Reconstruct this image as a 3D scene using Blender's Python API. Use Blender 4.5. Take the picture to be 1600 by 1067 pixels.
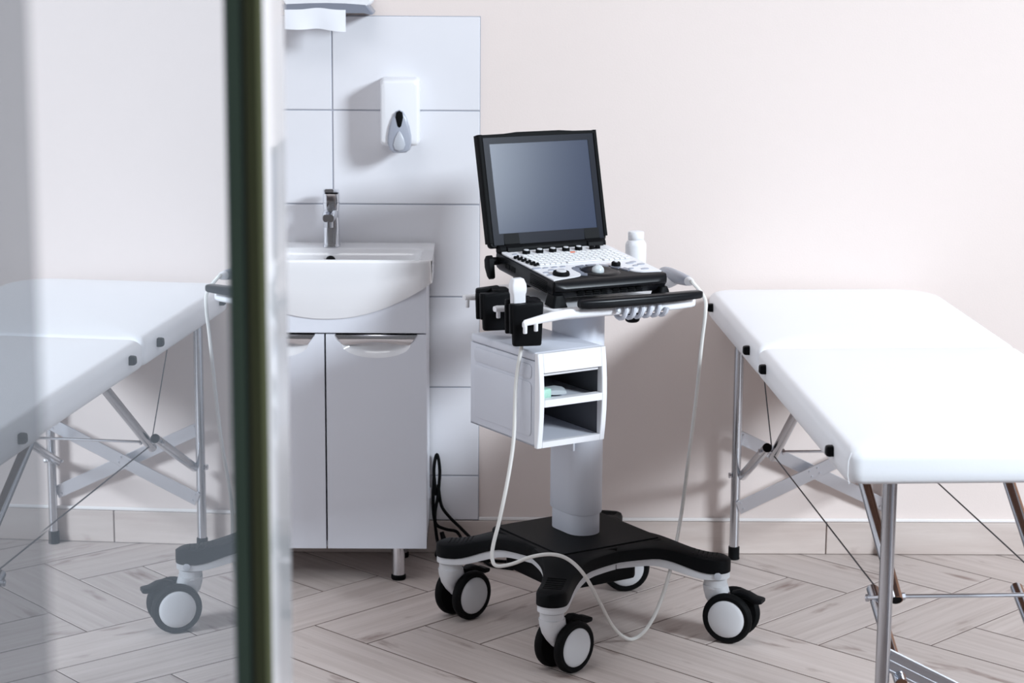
import bpy, bmesh, math, random
from mathutils import Vector, Matrix, Euler
random.seed(7)
C = bpy.context.scene.collection
SC = bpy.context.scene
for o in list(bpy.data.objects): bpy.data.objects.remove(o, do_unlink=True)
pi = math.pi
def R(a): return math.radians(a)

# ------------------------------------------------------------------ camera, world, lights, exposure
cam_d = bpy.data.cameras.new('camera')
cam = bpy.data.objects.new('camera', cam_d); C.objects.link(cam); SC.camera = cam
cam_d.sensor_width = 36.0; cam_d.lens = 3376.82 / 1600 * 36.0
pitch, roll, yaw = .1955019, .00687259, .00945799
fw = Vector((math.sin(yaw)*math.cos(pitch), math.cos(yaw)*math.cos(pitch), -math.sin(pitch)))
r0 = Vector((math.cos(yaw), -math.sin(yaw), 0)); u0 = r0.cross(fw)
rr = r0*math.cos(roll) + u0*math.sin(roll); uu = -r0*math.sin(roll) + u0*math.cos(roll)
m3 = Matrix((rr, uu, -fw)).transposed()
cam.matrix_world = Matrix.Translation((0, -5.7636, 1.7363)) @ m3.to_4x4()
cam_d.clip_start = .05
cam_d.dof.use_dof = True; cam_d.dof.focus_distance = 5.0; cam_d.dof.aperture_fstop = 76.0/14.0

W = bpy.data.worlds.new('world'); SC.world = W; W.use_nodes = True
W.node_tree.nodes['Background'].inputs[0].default_value = (.98, .96, 1, 1)
W.node_tree.nodes['Background'].inputs[1].default_value = .13

def area(name, loc, target, sx, sy, power, col=(1,1,1)):
    l = bpy.data.lights.new(name, 'AREA'); l.shape = 'RECTANGLE'; l.size = sx; l.size_y = sy
    l.energy = power; l.color = col
    o = bpy.data.objects.new(name, l); C.objects.link(o); o.location = loc
    o.rotation_euler = (Vector(target)-Vector(loc)).to_track_quat('-Z', 'Y').to_euler()
    return o
area('sun_light', (6.2, -5.6, 4.4), (-.2, 0, 1.1), 1.7, 1.6, 840, (.815, .91, 1))      # low soft sun through the right-hand window
area('fill_light', (-.5, -1.6, 2.65), (-.5, -1.5, 0), .9, .7, 8, (.96, .975, 1))  # added fill for the sink side, no such lamp known

SC.view_settings.view_transform = 'Standard'; SC.view_settings.look = 'None'
SC.view_settings.gamma = 1.0; SC.view_settings.use_curve_mapping = False
SC.view_settings.exposure = .1

# ------------------------------------------------------------------ materials
def lin(c):
    return tuple(((x/255)/12.92 if x/255 <= .04045 else ((x/255+.055)/1.055)**2.4) for x in c)
def mat(name, rgb, rough=.5, metal=0., var=.03, scale=8., bump=0., bscale=60., coat=0., spec=.5):
    m = bpy.data.materials.new(name); m.use_nodes = True
    nt = m.node_tree; b = nt.nodes['Principled BSDF']
    b.inputs['Roughness'].default_value = rough; b.inputs['Metallic'].default_value = metal
    b.inputs['Coat Weight'].default_value = coat; b.inputs['Specular IOR Level'].default_value = spec
    c = lin(rgb)
    tc = nt.nodes.new('ShaderNodeTexCoord')
    n = nt.nodes.new('ShaderNodeTexNoise'); n.inputs['Scale'].default_value = scale; n.inputs['Detail'].default_value = 3
    nt.links.new(tc.outputs['Object'], n.inputs['Vector'])
    mx = nt.nodes.new('ShaderNodeMix'); mx.data_type = 'RGBA'
    mx.inputs[6].default_value = tuple(max(0, x*(1-var)) for x in c) + (1,)
    mx.inputs[7].default_value = tuple(min(1, x*(1+var)) for x in c) + (1,)
    nt.links.new(n.outputs['Fac'], mx.inputs[0]); nt.links.new(mx.outputs[2], b.inputs['Base Color'])
    if bump:
        n2 = nt.nodes.new('ShaderNodeTexNoise'); n2.inputs['Scale'].default_value = bscale; n2.inputs['Detail'].default_value = 4
        nt.links.new(tc.outputs['Object'], n2.inputs['Vector'])
        bp = nt.nodes.new('ShaderNodeBump'); bp.inputs['Strength'].default_value = bump; bp.inputs['Distance'].default_value = .002
        nt.links.new(n2.outputs['Fac'], bp.inputs['Height']); nt.links.new(bp.outputs[0], b.inputs['Normal'])
    return m
def wood_mat(name, lo, hi, knot):
    m = bpy.data.materials.new(name); m.use_nodes = True
    nt = m.node_tree; L = nt.links.new; b = nt.nodes['Principled BSDF']; b.inputs['Roughness'].default_value = .48
    tc = nt.nodes.new('ShaderNodeTexCoord'); oi = nt.nodes.new('ShaderNodeObjectInfo')
    off = nt.nodes.new('ShaderNodeVectorMath'); off.operation = 'SCALE'; off.inputs[0].default_value = (37, 91, 53)
    L(oi.outputs['Random'], off.inputs['Scale'])
    add = nt.nodes.new('ShaderNodeVectorMath'); L(tc.outputs['Object'], add.inputs[0]); L(off.outputs[0], add.inputs[1])
    mp = nt.nodes.new('ShaderNodeMapping'); mp.inputs['Scale'].default_value = (1.1, 30, 10); L(add.outputs[0], mp.inputs[0])
    n = nt.nodes.new('ShaderNodeTexNoise'); n.inputs['Scale'].default_value = 1.6; n.inputs['Detail'].default_value = 8
    n.inputs['Roughness'].default_value = .65; n.inputs['Distortion'].default_value = .25; L(mp.outputs[0], n.inputs['Vector'])
    mx = nt.nodes.new('ShaderNodeMix'); mx.data_type = 'RGBA'
    mx.inputs[6].default_value = lin(lo)+(1,); mx.inputs[7].default_value = lin(hi)+(1,)
    cr = nt.nodes.new('ShaderNodeValToRGB'); cr.color_ramp.elements[0].position = .28; cr.color_ramp.elements[1].position = .66
    L(n.outputs['Fac'], cr.inputs[0]); L(cr.outputs[0], mx.inputs[0])
    # broad tone per plank
    hs = nt.nodes.new('ShaderNodeHueSaturation'); L(mx.outputs[2], hs.inputs['Color'])
    mr = nt.nodes.new('ShaderNodeMapRange'); mr.inputs[3].default_value = .9; mr.inputs[4].default_value = 1.06
    L(oi.outputs['Random'], mr.inputs[0]); L(mr.outputs[0], hs.inputs['Value'])
    # knots
    mp2 = nt.nodes.new('ShaderNodeMapping'); mp2.inputs['Scale'].default_value = (3.2, 11, 4); L(add.outputs[0], mp2.inputs[0])
    n2 = nt.nodes.new('ShaderNodeTexNoise'); n2.inputs['Scale'].default_value = 1.5; n2.inputs['Detail'].default_value = 5; L(mp2.outputs[0], n2.inputs['Vector'])
    cr2 = nt.nodes.new('ShaderNodeValToRGB'); cr2.color_ramp.elements[0].position = .62; cr2.color_ramp.elements[1].position = .76
    L(n2.outputs['Fac'], cr2.inputs[0])
    mk = nt.nodes.new('ShaderNodeMix'); mk.data_type = 'RGBA'; mk.inputs[7].default_value = lin(knot)+(1,)
    L(cr2.outputs[0], mk.inputs[0]); L(hs.outputs[0], mk.inputs[6]); L(mk.outputs[2], b.inputs['Base Color'])
    bp = nt.nodes.new('ShaderNodeBump'); bp.inputs['Strength'].default_value = .15; bp.inputs['Distance'].default_value = .001
    L(n.outputs['Fac'], bp.inputs['Height']); L(bp.outputs[0], b.inputs['Normal'])
    return m
def mirror_mat(name, fac, gl, df):
    m = bpy.data.materials.new(name); m.use_nodes = True; nt = m.node_tree; L = nt.links.new
    nt.nodes.remove(nt.nodes['Principled BSDF'])
    g = nt.nodes.new('ShaderNodeBsdfGlossy'); g.inputs['Roughness'].default_value = 0.0; g.inputs['Color'].default_value = gl+(1,)
    d = nt.nodes.new('ShaderNodeBsdfDiffuse'); d.inputs['Color'].default_value = df+(1,)
    n = nt.nodes.new('ShaderNodeTexNoise'); n.inputs['Scale'].default_value = 1.5
    mr = nt.nodes.new('ShaderNodeMapRange'); mr.inputs[3].default_value = fac-.01; mr.inputs[4].default_value = fac+.01
    L(n.outputs['Fac'], mr.inputs[0])
    x = nt.nodes.new('ShaderNodeMixShader'); L(mr.outputs[0], x.inputs[0]); L(d.outputs[0], x.inputs[1]); L(g.outputs[0], x.inputs[2])
    L(x.outputs[0], nt.nodes['Material Output'].inputs[0]); return m

M_WALL = mat('wall_paint', (231, 218, 212), .9, var=.012, scale=3, bump=.12, bscale=220)
M_WHITEWALL = mat('white_paint', (238, 238, 240), .9, var=.01)
M_TILE = mat('white_tile', (232, 231, 235), .22, var=.02, scale=5, bump=.06, bscale=14)
M_GROUT = mat('grout', (168, 170, 180), .9)
M_FGROUT = mat('floor_grout', (98, 82, 76), .9)
M_WOOD = wood_mat('floor_wood', (186, 172, 165), (210, 198, 192), (122, 98, 90))
M_BASEW = wood_mat('baseboard_wood', (190, 174, 166), (216, 204, 197), (128, 100, 90))
M_CAULK = mat('caulk', (240, 236, 234), .8)
M_CAB = mat('cabinet_white', (228, 230, 238), .3, var=.01)
M_CERAMIC = mat('ceramic', (240, 239, 241), .1, var=.005, coat=.3)
M_CHROME = mat('chrome', (224, 226, 231), .14, 1.0, var=.01)
M_STEEL = mat('tube_steel', (196, 198, 203), .2, 1.0, var=.02)
M_ALU = mat('aluminium', (214, 216, 222), .36, 1.0, var=.03)
M_WIRE = mat('wire', (92, 92, 96), .4, .7)
M_BLACK = mat('black_plastic', (15, 16, 18), .5, var=.06, spec=.08)
M_BLACKG = mat('black_gloss', (19, 20, 23), .3, var=.04, spec=.18)
M_RUBBER = mat('rubber', (15, 16, 17), .6, var=.06, spec=.08)
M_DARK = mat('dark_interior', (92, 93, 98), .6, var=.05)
M_BROWN = mat('brown_finish', (124, 88, 68), .45)
M_WPLAST = mat('white_plastic', (238, 238, 241), .35, var=.008)
M_LPLAST = mat('light_grey_plastic', (214, 217, 226), .4, var=.01)
M_HUB = mat('hub_plastic', (214, 215, 218), .42, var=.012)
M_GREY = mat('grey_plastic', (168, 172, 184), .3, var=.02)
M_SLATE = mat('slate_plastic', (132, 136, 148), .3, var=.03)
M_MID = mat('mid_grey', (190, 193, 200), .35, var=.02)
M_VINYL = mat('white_vinyl', (246, 247, 250), .38, var=.006, bump=.05, bscale=160)
M_CABLE = mat('cable_white', (222, 220, 216), .42, var=.015)
M_BEZEL = mat('bezel', (30, 32, 40), .24, var=.03, spec=.03)
M_SCREEN = mat('screen_glass', (48, 56, 76), .17, var=.02, spec=.09)
M_KEY = mat('key_plastic', (238, 239, 240), .4)
M_ORANGE = mat('orange_key', (224, 122, 92), .45)
M_BALL = mat('trackball', (205, 212, 214), .15, coat=.5)
M_PAPER = mat('paper', (238, 239, 244), .85, var=.02)
M_GREEN = mat('green_packet', (172, 214, 196), .6, var=.15, scale=180)
M_CLEAR = mat('clear_film', (190, 196, 200), .2, var=.05)
M_OLIVE = mat('olive_seal', (82, 84, 62), .7, var=.04, spec=0.)
M_PANE = mirror_mat('door_glass', .80, (.91, .935, .96), (.40, .43, .47))
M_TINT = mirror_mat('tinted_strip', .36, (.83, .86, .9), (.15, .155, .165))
M_PAINTREFL = mat('painted_seal_reflection', (42, 50, 43), .7, var=.05, spec=0.)
M_BACKING = mat('door_backing', (150, 152, 156), .7)

# ------------------------------------------------------------------ geometry helpers
def rrect(x0, x1, y0, y1, r, n=5):
    """rounded rectangle outline, counter-clockwise; r = one radius or four (x1y1, x0y1, x0y0, x1y0)"""
    rs = r if isinstance(r, (list, tuple)) else (r,)*4
    pts = []
    for (cx, cy, a0, q) in ((x1, y1, 0, rs[0]), (x0, y1, 90, rs[1]), (x0, y0, 180, rs[2]), (x1, y0, 270, rs[3])):
        sx = -1 if cx == x1 else 1; sy = -1 if cy == y1 else 1
        for i in range(n+1):
            a = R(a0+90*i/n); pts.append((cx+sx*q+q*math.cos(a), cy+sy*q+q*math.sin(a)))
    return pts
def catmull(P, n=8):
    P = [Vector(p) for p in P]; out = []
    for i in range(len(P)-1):
        p0 = P[max(i-1, 0)]; p1 = P[i]; p2 = P[i+1]; p3 = P[min(i+2, len(P)-1)]
        for k in range(n):
            t = k/n; out.append(.5*((2*p1)+(-p0+p2)*t+(2*p0-5*p1+4*p2-p3)*t*t+(-p0+3*p1-3*p2+p3)*t**3))
    out.append(P[-1]); return out
def inset(pts, d):
    n = len(pts); out = []
    for i in range(n):
        a = Vector(pts[i-1]); b = Vector(pts[i]); c = Vector(pts[(i+1) % n])
        e1 = b-a; e2 = c-b
        if e1.length < 1e-9: e1 = e2
        if e2.length < 1e-9: e2 = e1
        n1 = Vector((-e1.y, e1.x)).normalized(); n2 = Vector((-e2.y, e2.x)).normalized()
        nn = n1+n2
        nn = nn.normalized() if nn.length > 1e-6 else n1
        k = d/max(.4, nn.dot(n1)); out.append((b.x+nn.x*k, b.y+nn.y*k))
    return out
class G:
    def __init__(s, T=None): s.bm = bmesh.new(); s.T = T or Matrix.Identity(4)
    def _add(s, bm, T=None):
        T = s.T @ (T or Matrix.Identity(4))
        mp = {v: s.bm.verts.new(T @ v.co) for v in bm.verts}
        flip = T.to_3x3().determinant() < 0
        for f in bm.faces:
            vs = [mp[v] for v in f.verts]
            if flip: vs.reverse()
            try: s.bm.faces.new(vs)
            except ValueError: pass
        bm.free(); return s
    def box(s, c, d, bev=0., seg=2, T=None):
        bm = bmesh.new(); bmesh.ops.create_cube(bm, size=1)
        for v in bm.verts: v.co = Vector((c[0]+v.co.x*d[0], c[1]+v.co.y*d[1], c[2]+v.co.z*d[2]))
        if bev > 0: bmesh.ops.bevel(bm, geom=bm.edges[:]+bm.verts[:], offset=min(bev, min(d)*.49), segments=seg, affect='EDGES', profile=.5)
        return s._add(bm, T)
    def bx(s, x0, x1, y0, y1, z0, z1, bev=0., seg=2, T=None):
        return s.box(((x0+x1)/2, (y0+y1)/2, (z0+z1)/2), (abs(x1-x0), abs(y1-y0), abs(z1-z0)), bev, seg, T)
    def rings(s, rings, cap0=True, cap1=True, T=None, closed=True):
        bm = bmesh.new(); V = [[bm.verts.new(Vector(p)) for p in r] for r in rings]; n = len(V[0])
        for a, b in zip(V, V[1:]):
            for i in range(n if closed else n-1):
                j = (i+1) % n
                try: bm.faces.new((a[i], a[j], b[j], b[i]))
                except ValueError: pass
        if cap0: bm.faces.new(list(reversed(V[0])))
        if cap1: bm.faces.new(V[-1])
        bmesh.ops.remove_doubles(bm, verts=bm.verts[:], dist=1e-6)
        bmesh.ops.recalc_face_normals(bm, faces=bm.faces[:])
        return s._add(bm, T)
    def prism(s, pts, z0, z1, bev=0., seg=2, T=None):
        """outline in xy extruded in z, with rounded top and bottom edges"""
        h = z1-z0; bev = min(bev, abs(h)*.49); rg = []
        if bev > 0:
            for i in range(seg+1):
                a = pi/2*i/seg; rg.append([(p[0], p[1], z0+bev*(1-math.sin(a))) for p in inset(pts, bev*(1-math.cos(a)))])
            rg = [[(p[0], p[1], z0+bev*(1-math.sin(pi/2*i/seg))) for p in inset(pts, bev*(1-math.sin(pi/2*(1-i/seg)+0)))] for i in range(seg+1)] if False else rg
            lo = [[(p[0], p[1], z0+bev*(1-math.cos(pi/2*i/seg))) for p in inset(pts, bev*(1-math.sin(pi/2*i/seg)))] for i in range(seg+1)]
            hi = [[(p[0], p[1], z1-bev*(1-math.cos(pi/2*i/seg))) for p in inset(pts, bev*(1-math.sin(pi/2*i/seg)))] for i in range(seg, -1, -1)]
            rg = lo+hi
        else: rg = [[(p[0], p[1], z0) for p in pts], [(p[0], p[1], z1) for p in pts]]
        return s.rings(rg, T=T)
    def cyl(s, p0, p1, r0, r1=None, n=16, bev=0., T=None):
        p0 = Vector(p0); p1 = Vector(p1); r1 = r0 if r1 is None else r1
        d = (p1-p0); L = d.length; d.normalize()
        prof = [(r0, 0), (r1, L)] if not bev else [(r0-bev, 0), (r0-bev*.3, bev*.3), (r0, bev), (r1, L-bev), (r1-bev*.3, L-bev*.3), (r1-bev, L)]
        q = d.to_track_quat('Z', 'Y').to_matrix().to_4x4(); TT = Matrix.Translation(p0) @ q
        return s.lathe(prof, n, (T or Matrix.Identity(4)) @ TT)
    def lathe(s, prof, n=20, T=None):
        rg = [[(max(r, 1e-5)*math.cos(2*pi*i/n), max(r, 1e-5)*math.sin(2*pi*i/n), z) for i in range(n)] for r, z in prof]
        return s.rings(rg, T=T)
    def tube(s, path, r, n=8, T=None):
        P = [Vector(p) for p in path]; rg = []
        rad = r if isinstance(r, (list, tuple)) else [r]*len(P)
        up = Vector((0, 0, 1)); prev = None
        for i, p in enumerate(P):
            t = (P[min(i+1, len(P)-1)]-P[max(i-1, 0)]).normalized()
            if prev is None:
                a = t.cross(up); a = a if a.length > .1 else t.cross(Vector((1, 0, 0)))
            else: a = prev-t*prev.dot(t)
            a.normalize(); b = t.cross(a); prev = a
            rg.append([p+(a*math.cos(2*pi*k/n)+b*math.sin(2*pi*k/n))*rad[i] for k in range(n)])
        return s.rings(rg, T=T)
    def ball(s, c, r, T=None, sub=2):
        bm = bmesh.new(); bmesh.ops.create_icosphere(bm, subdivisions=sub, radius=1)
        rr_ = r if isinstance(r, (tuple, list)) else (r, r, r)
        for v in bm.verts: v.co = Vector((c[0]+v.co.x*rr_[0], c[1]+v.co.y*rr_[1], c[2]+v.co.z*rr_[2]))
        return s._add(bm, T)
    def obj(s, name, m, parent=None, sharp=35, **props):
        me = bpy.data.meshes.new(name); s.bm.to_mesh(me); s.bm.free()
        me.materials.append(m)
        me.polygons.foreach_set('use_smooth', [True]*len(me.polygons)); me.set_sharp_from_angle(angle=R(sharp))
        o = bpy.data.objects.new(name, me); C.objects.link(o)
        if parent: o.parent = parent
        for k, v in props.items(): o[k] = v
        return o
def thing(name, label, cat, loc=(0, 0, 0), rot=(0, 0, 0), group=None):
    o = bpy.data.objects.new(name, None); C.objects.link(o); o.empty_display_size = .05
    o.location = loc; o.rotation_euler = rot; o['label'] = label; o['category'] = cat
    if group: o['group'] = group
    return o
def tag(o, label, cat, group=None):
    o['label'] = label; o['category'] = cat
    if group: o['group'] = group
    return o
def structure(o, label=None):
    o['kind'] = 'structure'
    if label: o['label'] = label
    return o
def Tm(loc=(0, 0, 0), rz=0., rx=0., ry=0.):
    return Matrix.Translation(loc) @ Matrix.Rotation(R(rz), 4, 'Z') @ Matrix.Rotation(R(ry), 4, 'Y') @ Matrix.Rotation(R(rx), 4, 'X')

# ------------------------------------------------------------------ the room
XL, XR, YF, H = -1.9, 4.3, -6.6, 4.3
floor = structure(G().bx(XL, XR, YF, 0, -.06, -.0011).obj('floor', M_FGROUT))
wall_back = structure(G().bx(XL-.1, XR+.1, 0, .1, -.06, H).obj('wall_back', M_WALL), 'pale beige painted back wall')
structure(G().bx(XL-.1, XL, YF, 0, -.06, H).obj('wall_left', M_WHITEWALL))
wr = G(); wx0, wy0, wy1, wz0, wz1 = XR, -5.7, -2.4, 1.3, 4.15
wr.bx(XR, XR+.1, YF, wy0, -.06, H).bx(XR, XR+.1, wy1, 0, -.06, H).bx(XR, XR+.1, wy0, wy1, -.06, wz0).bx(XR, XR+.1, wy0, wy1, wz1, H)
structure(wr.obj('wall_right', M_WHITEWALL))
wf = G()
for a in ((wy0, wy0+.05, wz0, wz1), (wy1-.05, wy1, wz0, wz1), (wy0, wy1, wz0, wz0+.05), (wy0, wy1, wz1-.05, wz1)):
    wf.bx(XR+.02, XR+.08, a[0], a[1], a[2], a[3])
structure(wf.obj('window_1', M_WPLAST))
structure(G().bx(XL-.1, XR+.1, YF, .1, H, H+.1).obj('ceiling', M_WHITEWALL))

# herringbone floor planks (one object each)
PW = .1935; PL = PW*3; phi = R(45.09)
tdir = Vector((math.cos(phi), math.sin(phi))); ndir = Vector((-math.sin(phi), math.cos(phi)))
def plank_bm(L, w, h=.008, gap=.0048):
    bm = bmesh.new(); bmesh.ops.create_cube(bm, size=1)
    for v in bm.verts: v.co = Vector((v.co.x*(L-gap), v.co.y*(w-gap), (v.co.z-.5)*h))
    top = [e for e in bm.edges if all(v.co.z > -1e-6 for v in e.verts)]
    bmesh.ops.bevel(bm, geom=top, offset=.0006, segments=1, affect='EDGES')
    return bm
pm = bpy.data.meshes.new('plank'); b_ = plank_bm(PL, PW); b_.to_mesh(pm); b_.free(); pm.materials.append(M_WOOD)
def place_plank(cx, cy, ang):
    rad = PL*.5*abs(math.sin(ang))+PW*.5*abs(math.cos(ang))
    if cy-rad > -.005 or cy+rad < -2.7 or cx < XL+.4 or cx > 2.5: return
    if cy+rad > -.002:
        bm = plank_bm(PL, PW); Mx = Matrix.Translation((cx, cy, 0)) @ Matrix.Rotation(ang, 4, 'Z'); inv = Mx.inverted()
        co = inv @ Vector((0, -.002, 0)); no = inv.to_3x3() @ Vector((0, 1, 0))
        bmesh.ops.bisect_plane(bm, geom=bm.verts[:]+bm.edges[:]+bm.faces[:], plane_co=co, plane_no=no, clear_outer=True)
        be = [e for e in bm.edges if e.is_boundary]
        if be: bmesh.ops.contextual_create(bm, geom=be)
        me = bpy.data.meshes.new('plank'); bm.to_mesh(me); bm.free(); me.materials.append(M_WOOD)
        if len(me.polygons) < 4: return
    else: me = pm
    o = bpy.data.objects.new('plank', me); C.objects.link(o); o.parent = floor
    o.location = (cx, cy, 0); o.rotation_euler = (0, 0, ang)
N0, T0 = -.138, -.757            # top edge and start of the row that begins by the sink's foot
for k in range(-22, 22):
    n_hi = N0-PW*k+.0; n_mid = n_hi-PW/2
    for m_ in range(-5, 6):
        t0 = T0+PW*k+m_*2*PL
        p = tdir*(t0+PL/2)+ndir*n_mid; place_plank(p.x, p.y, phi)
        # the crossing plank fills the last third of the following gap in this row
        tb = t0-PW
        # plank across: spans n from n_mid+? downwards, at t in [t0-PW, t0]
        q = tdir*(t0+PW/2)+ndir*(n_hi-PW-PL/2); place_plank(q.x, q.y, phi+pi/2)

# wall tiles behind the sink
zs = (1.4695, 1.2206, .9697, .7185, .4684, .2199, .0935)
for x0, x1 in ((-.427, -.034), (-.82, -.427), (-1.213, -.82)):
    for za, zb in zip(zs[1:], zs):
        G().bx(x0+.0019, x1-.0019, -.009, -.0005, za+.0019, zb-.0019, .0012, 1).obj('tile', M_TILE, wall_back)
G().bx(-1.213, -.034, -.0065, -.0003, zs[-1], zs[0]).obj('grout', M_GROUT, wall_back)
# baseboard
bb = structure(G().bx(XL, XR, -.004, -.0003, 0, .088).obj('baseboard_back', M_FGROUT))
x = .927-.9*4
while x < XR:
    a, b = max(x, XL), min(x+.9, XR)
    if b-a > .02:
        o = G().box((0, 0, 0), (b-a-.003, .010, .0905), .0012, 1).obj('plank', M_BASEW, bb); o.location = ((a+b)/2, -.007, .0465)
    x += .9
structure(G().bx(-.034, XR, -.010, -.0003, .0925, .1015, .002, 1).obj('trim_1', M_CAULK))

# ------------------------------------------------------------------ glass door on the left (a strongly reflecting pane seen at a grazing angle)
da = -.044; dn = Vector((math.cos(da), math.sin(da), 0)); dt = Vector((-math.sin(da), math.cos(da), 0))
Td = Matrix((( dn.x, dt.x, 0, dn.x*-.065), (dn.y, dt.y, 0, dn.y*-.065), (0, 0, 1, 0), (0, 0, 0, 1)))   # local x = out of the pane, y = along it
door = structure(G(Td).bx(-.012, 0, -5.9, -3.77, .004, 2.25).obj('door_1', M_PANE), 'left glass door reflecting the table and trolley')
G(Td).bx(-.03, -.0125, -5.9, -3.5, .004, 2.25).obj('door_backing', M_BACKING, door)
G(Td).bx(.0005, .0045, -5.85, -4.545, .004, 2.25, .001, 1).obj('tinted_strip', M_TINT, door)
G(Td).bx(-.012, .0155, -3.768, -3.74, .004, 2.25, .002, 1).obj('edge_seal', M_OLIVE, door)
G(Td).bx(-.001, .0012, -3.862, -3.784, .004, 2.25).obj('painted_reflection', M_PAINTREFL, door)  # the seal's dark reflection in the pane, painted as a green strip
G(Td).bx(-.002, .0022, -3.785, -3.768, .004, 2.25).obj('gasket', M_RUBBER, door)
G(Td).bx(-.0125, 0, -3.74, -3.49, .004, 2.25, .003, 2).obj('jamb', M_CERAMIC, door)

# body for the added fill lamp, out of view (its light is the area lamp at the top of the script)
pl_ = thing('fill_lamp_body', 'flat white lamp panel added for fill light above the washbasin side, out of view', 'lamp', (-.5, -1.6, 2.66))
G().bx(-.49, .49, -.39, .39, .01, .05, .004, 1).obj('shade', M_WPLAST, pl_)
G().cyl((0, 0, .05), (0, 0, H-2.66), .006, n=8).obj('cord', M_CABLE, pl_)

# ------------------------------------------------------------------ unseen drawer unit added to block the low light, beyond the table's near end
du = thing('light_blocker', 'unseen white drawer unit added to block low light beyond the near end of the treatment table', 'drawer unit', (1.62, -2.82, 0))
G().bx(-.22, .22, -.5, .5, .03, .95, .004, 1).obj('carcass', M_CAB, du)
G().bx(-.2, .2, -.48, .48, 0, .03).obj('plinth', M_RUBBER, du)
for k in range(4):
    d = G().bx(-.238, -.221, -.495, .495, .04+k*.226, .04+k*.226+.22, .003, 1).obj('drawer', M_CAB, du)
    G().cyl((-.262, -.12, .15+k*.226), (-.262, .12, .15+k*.226), .006, n=10).cyl((-.262, -.11, .15+k*.226), (-.237, -.11, .15+k*.226), .005, n=8).cyl((-.262, .11, .15+k*.226), (-.237, .11, .15+k*.226), .005, n=8).obj('handle', M_STEEL, d)

# ------------------------------------------------------------------ vanity unit
SX = -.427                                      # sink centre line
vc = thing('vanity_cabinet', 'white two-door vanity cabinet with chrome scoop handles under the sink', 'cabinet', (SX-.003, -.145, 0))
w2 = .261; yb, yf = .128, -.135                   # local y: back, front (front of the carcass)
g = G(); ct, cb = .80, .098
g.bx(-w2, -w2+.016, yf, yb, cb, ct, .001, 1).bx(w2-.016, w2, yf, yb, cb, ct, .001, 1)
g.bx(-w2, w2, yf, yb, cb, cb+.016).bx(-w2, w2, yb-.006, yb, cb, ct)
g.obj('carcass', M_CAB, vc)
g = G(); g.bx(-w2, w2, yf-.018, yf-.0005, .674, ct, .001, 1).obj('top_panel', M_CAB, vc)
for s in (-1, 1):
    xa, xb = (.0022, w2) if s > 0 else (-w2, -.0022)
    xc = (xa+xb)/2
    # door with an arched scoop cut into its upper edge
    hw = .0885; n = 18; z1 = .6705
    def arc(i): a = pi*i/n; return (xc-hw*math.cos(a), z1-.026-.036*math.sin(a)) 
    out = [(xa, cb), (xb, cb), (xb, z1), (xc+.106, z1)] + [arc(n-i) for i in range(n+1)] + [(xc-.106, z1), (xa, z1)]
    T = Matrix.Translation((0, yf-.0005, 0)) @ Matrix.Rotation(pi/2, 4, 'X')
    bm = bmesh.new()
    front = [bm.verts.new((p[0], yf-.0185, p[1])) for p in out]; back = [bm.verts.new((p[0], yf-.0005, p[1])) for p in out]
    f1 = bm.faces.new(front); f2 = bm.faces.new(list(reversed(back)))
    for i in range(len(out)):
        j = (i+1) % len(out); bm.faces.new((front[j], front[i], back[i], back[j]))
    bm.normal_update(); bmesh.ops.triangulate(bm, faces=[f1, f2], quad_method='BEAUTY', ngon_method='EAR_CLIP'); bmesh.ops.recalc_face_normals(bm, faces=bm.faces[:])
    gd = G(); gd._add(bm); d = gd.obj('door', M_CAB, vc)
    # scoop dish
    rg = []
    for k in range(6):
        q = k/5; dep = .0165*math.sin(q*pi/2); sc = 1-.42*q
        ring = [(xc+(arc(i)[0]-xc)*sc, yf-.018+dep, (z1-.004)+(arc(i)[1]-(z1-.004))*sc) for i in range(n+1)]
        rg.append(ring)
    G().rings(rg, False, True, closed=False).obj('scoop', M_CERAMIC, d)
    hp = [(xc-.106, z1-.001), (xc-.088, z1-.0275), (xc+.088, z1-.0275), (xc+.106, z1-.001)]
    bm = G(); cols = []
    for i in range(15):
        u = -1+2*i/14; hwid = lambda t: .106+(.086-.106)*t
        cols.append([(xc+u*hwid(t), yf-.0195-.006*math.sin(t*pi)*(1-.5*u*u)+.003*t, z1-.001-.027*t*(1-.18*max(0, 1-u*u*1.6))) for t in (0, .25, .5, .75, 1)] )
    front = cols; back = [[(p[0], p[1]+.003, p[2]) for p in c] for c in cols]
    rings = [f+list(reversed(b)) for f, b in zip(front, back)]
    bm.rings(rings).obj('handle', M_CHROME, d)
for sx in (-1, 1):
    for yy in (yf+.03, yb-.03):
        l = G().lathe([(.017, .014), (.017, .1)], 18, Tm((sx*.185, yy, 0))).obj('leg', M_CHROME, vc)
        G().lathe([(.018, 0), (.0195, .003), (.0195, .012), (.0175, .0145)], 18, Tm((sx*.185, yy, 0))).obj('foot', M_RUBBER, l)
g = G(); g.bx(w2, w2+.004, yb-.03, yb-.012, .165, .195, .001, 1).obj('wall_bracket', M_ALU, vc)

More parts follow.
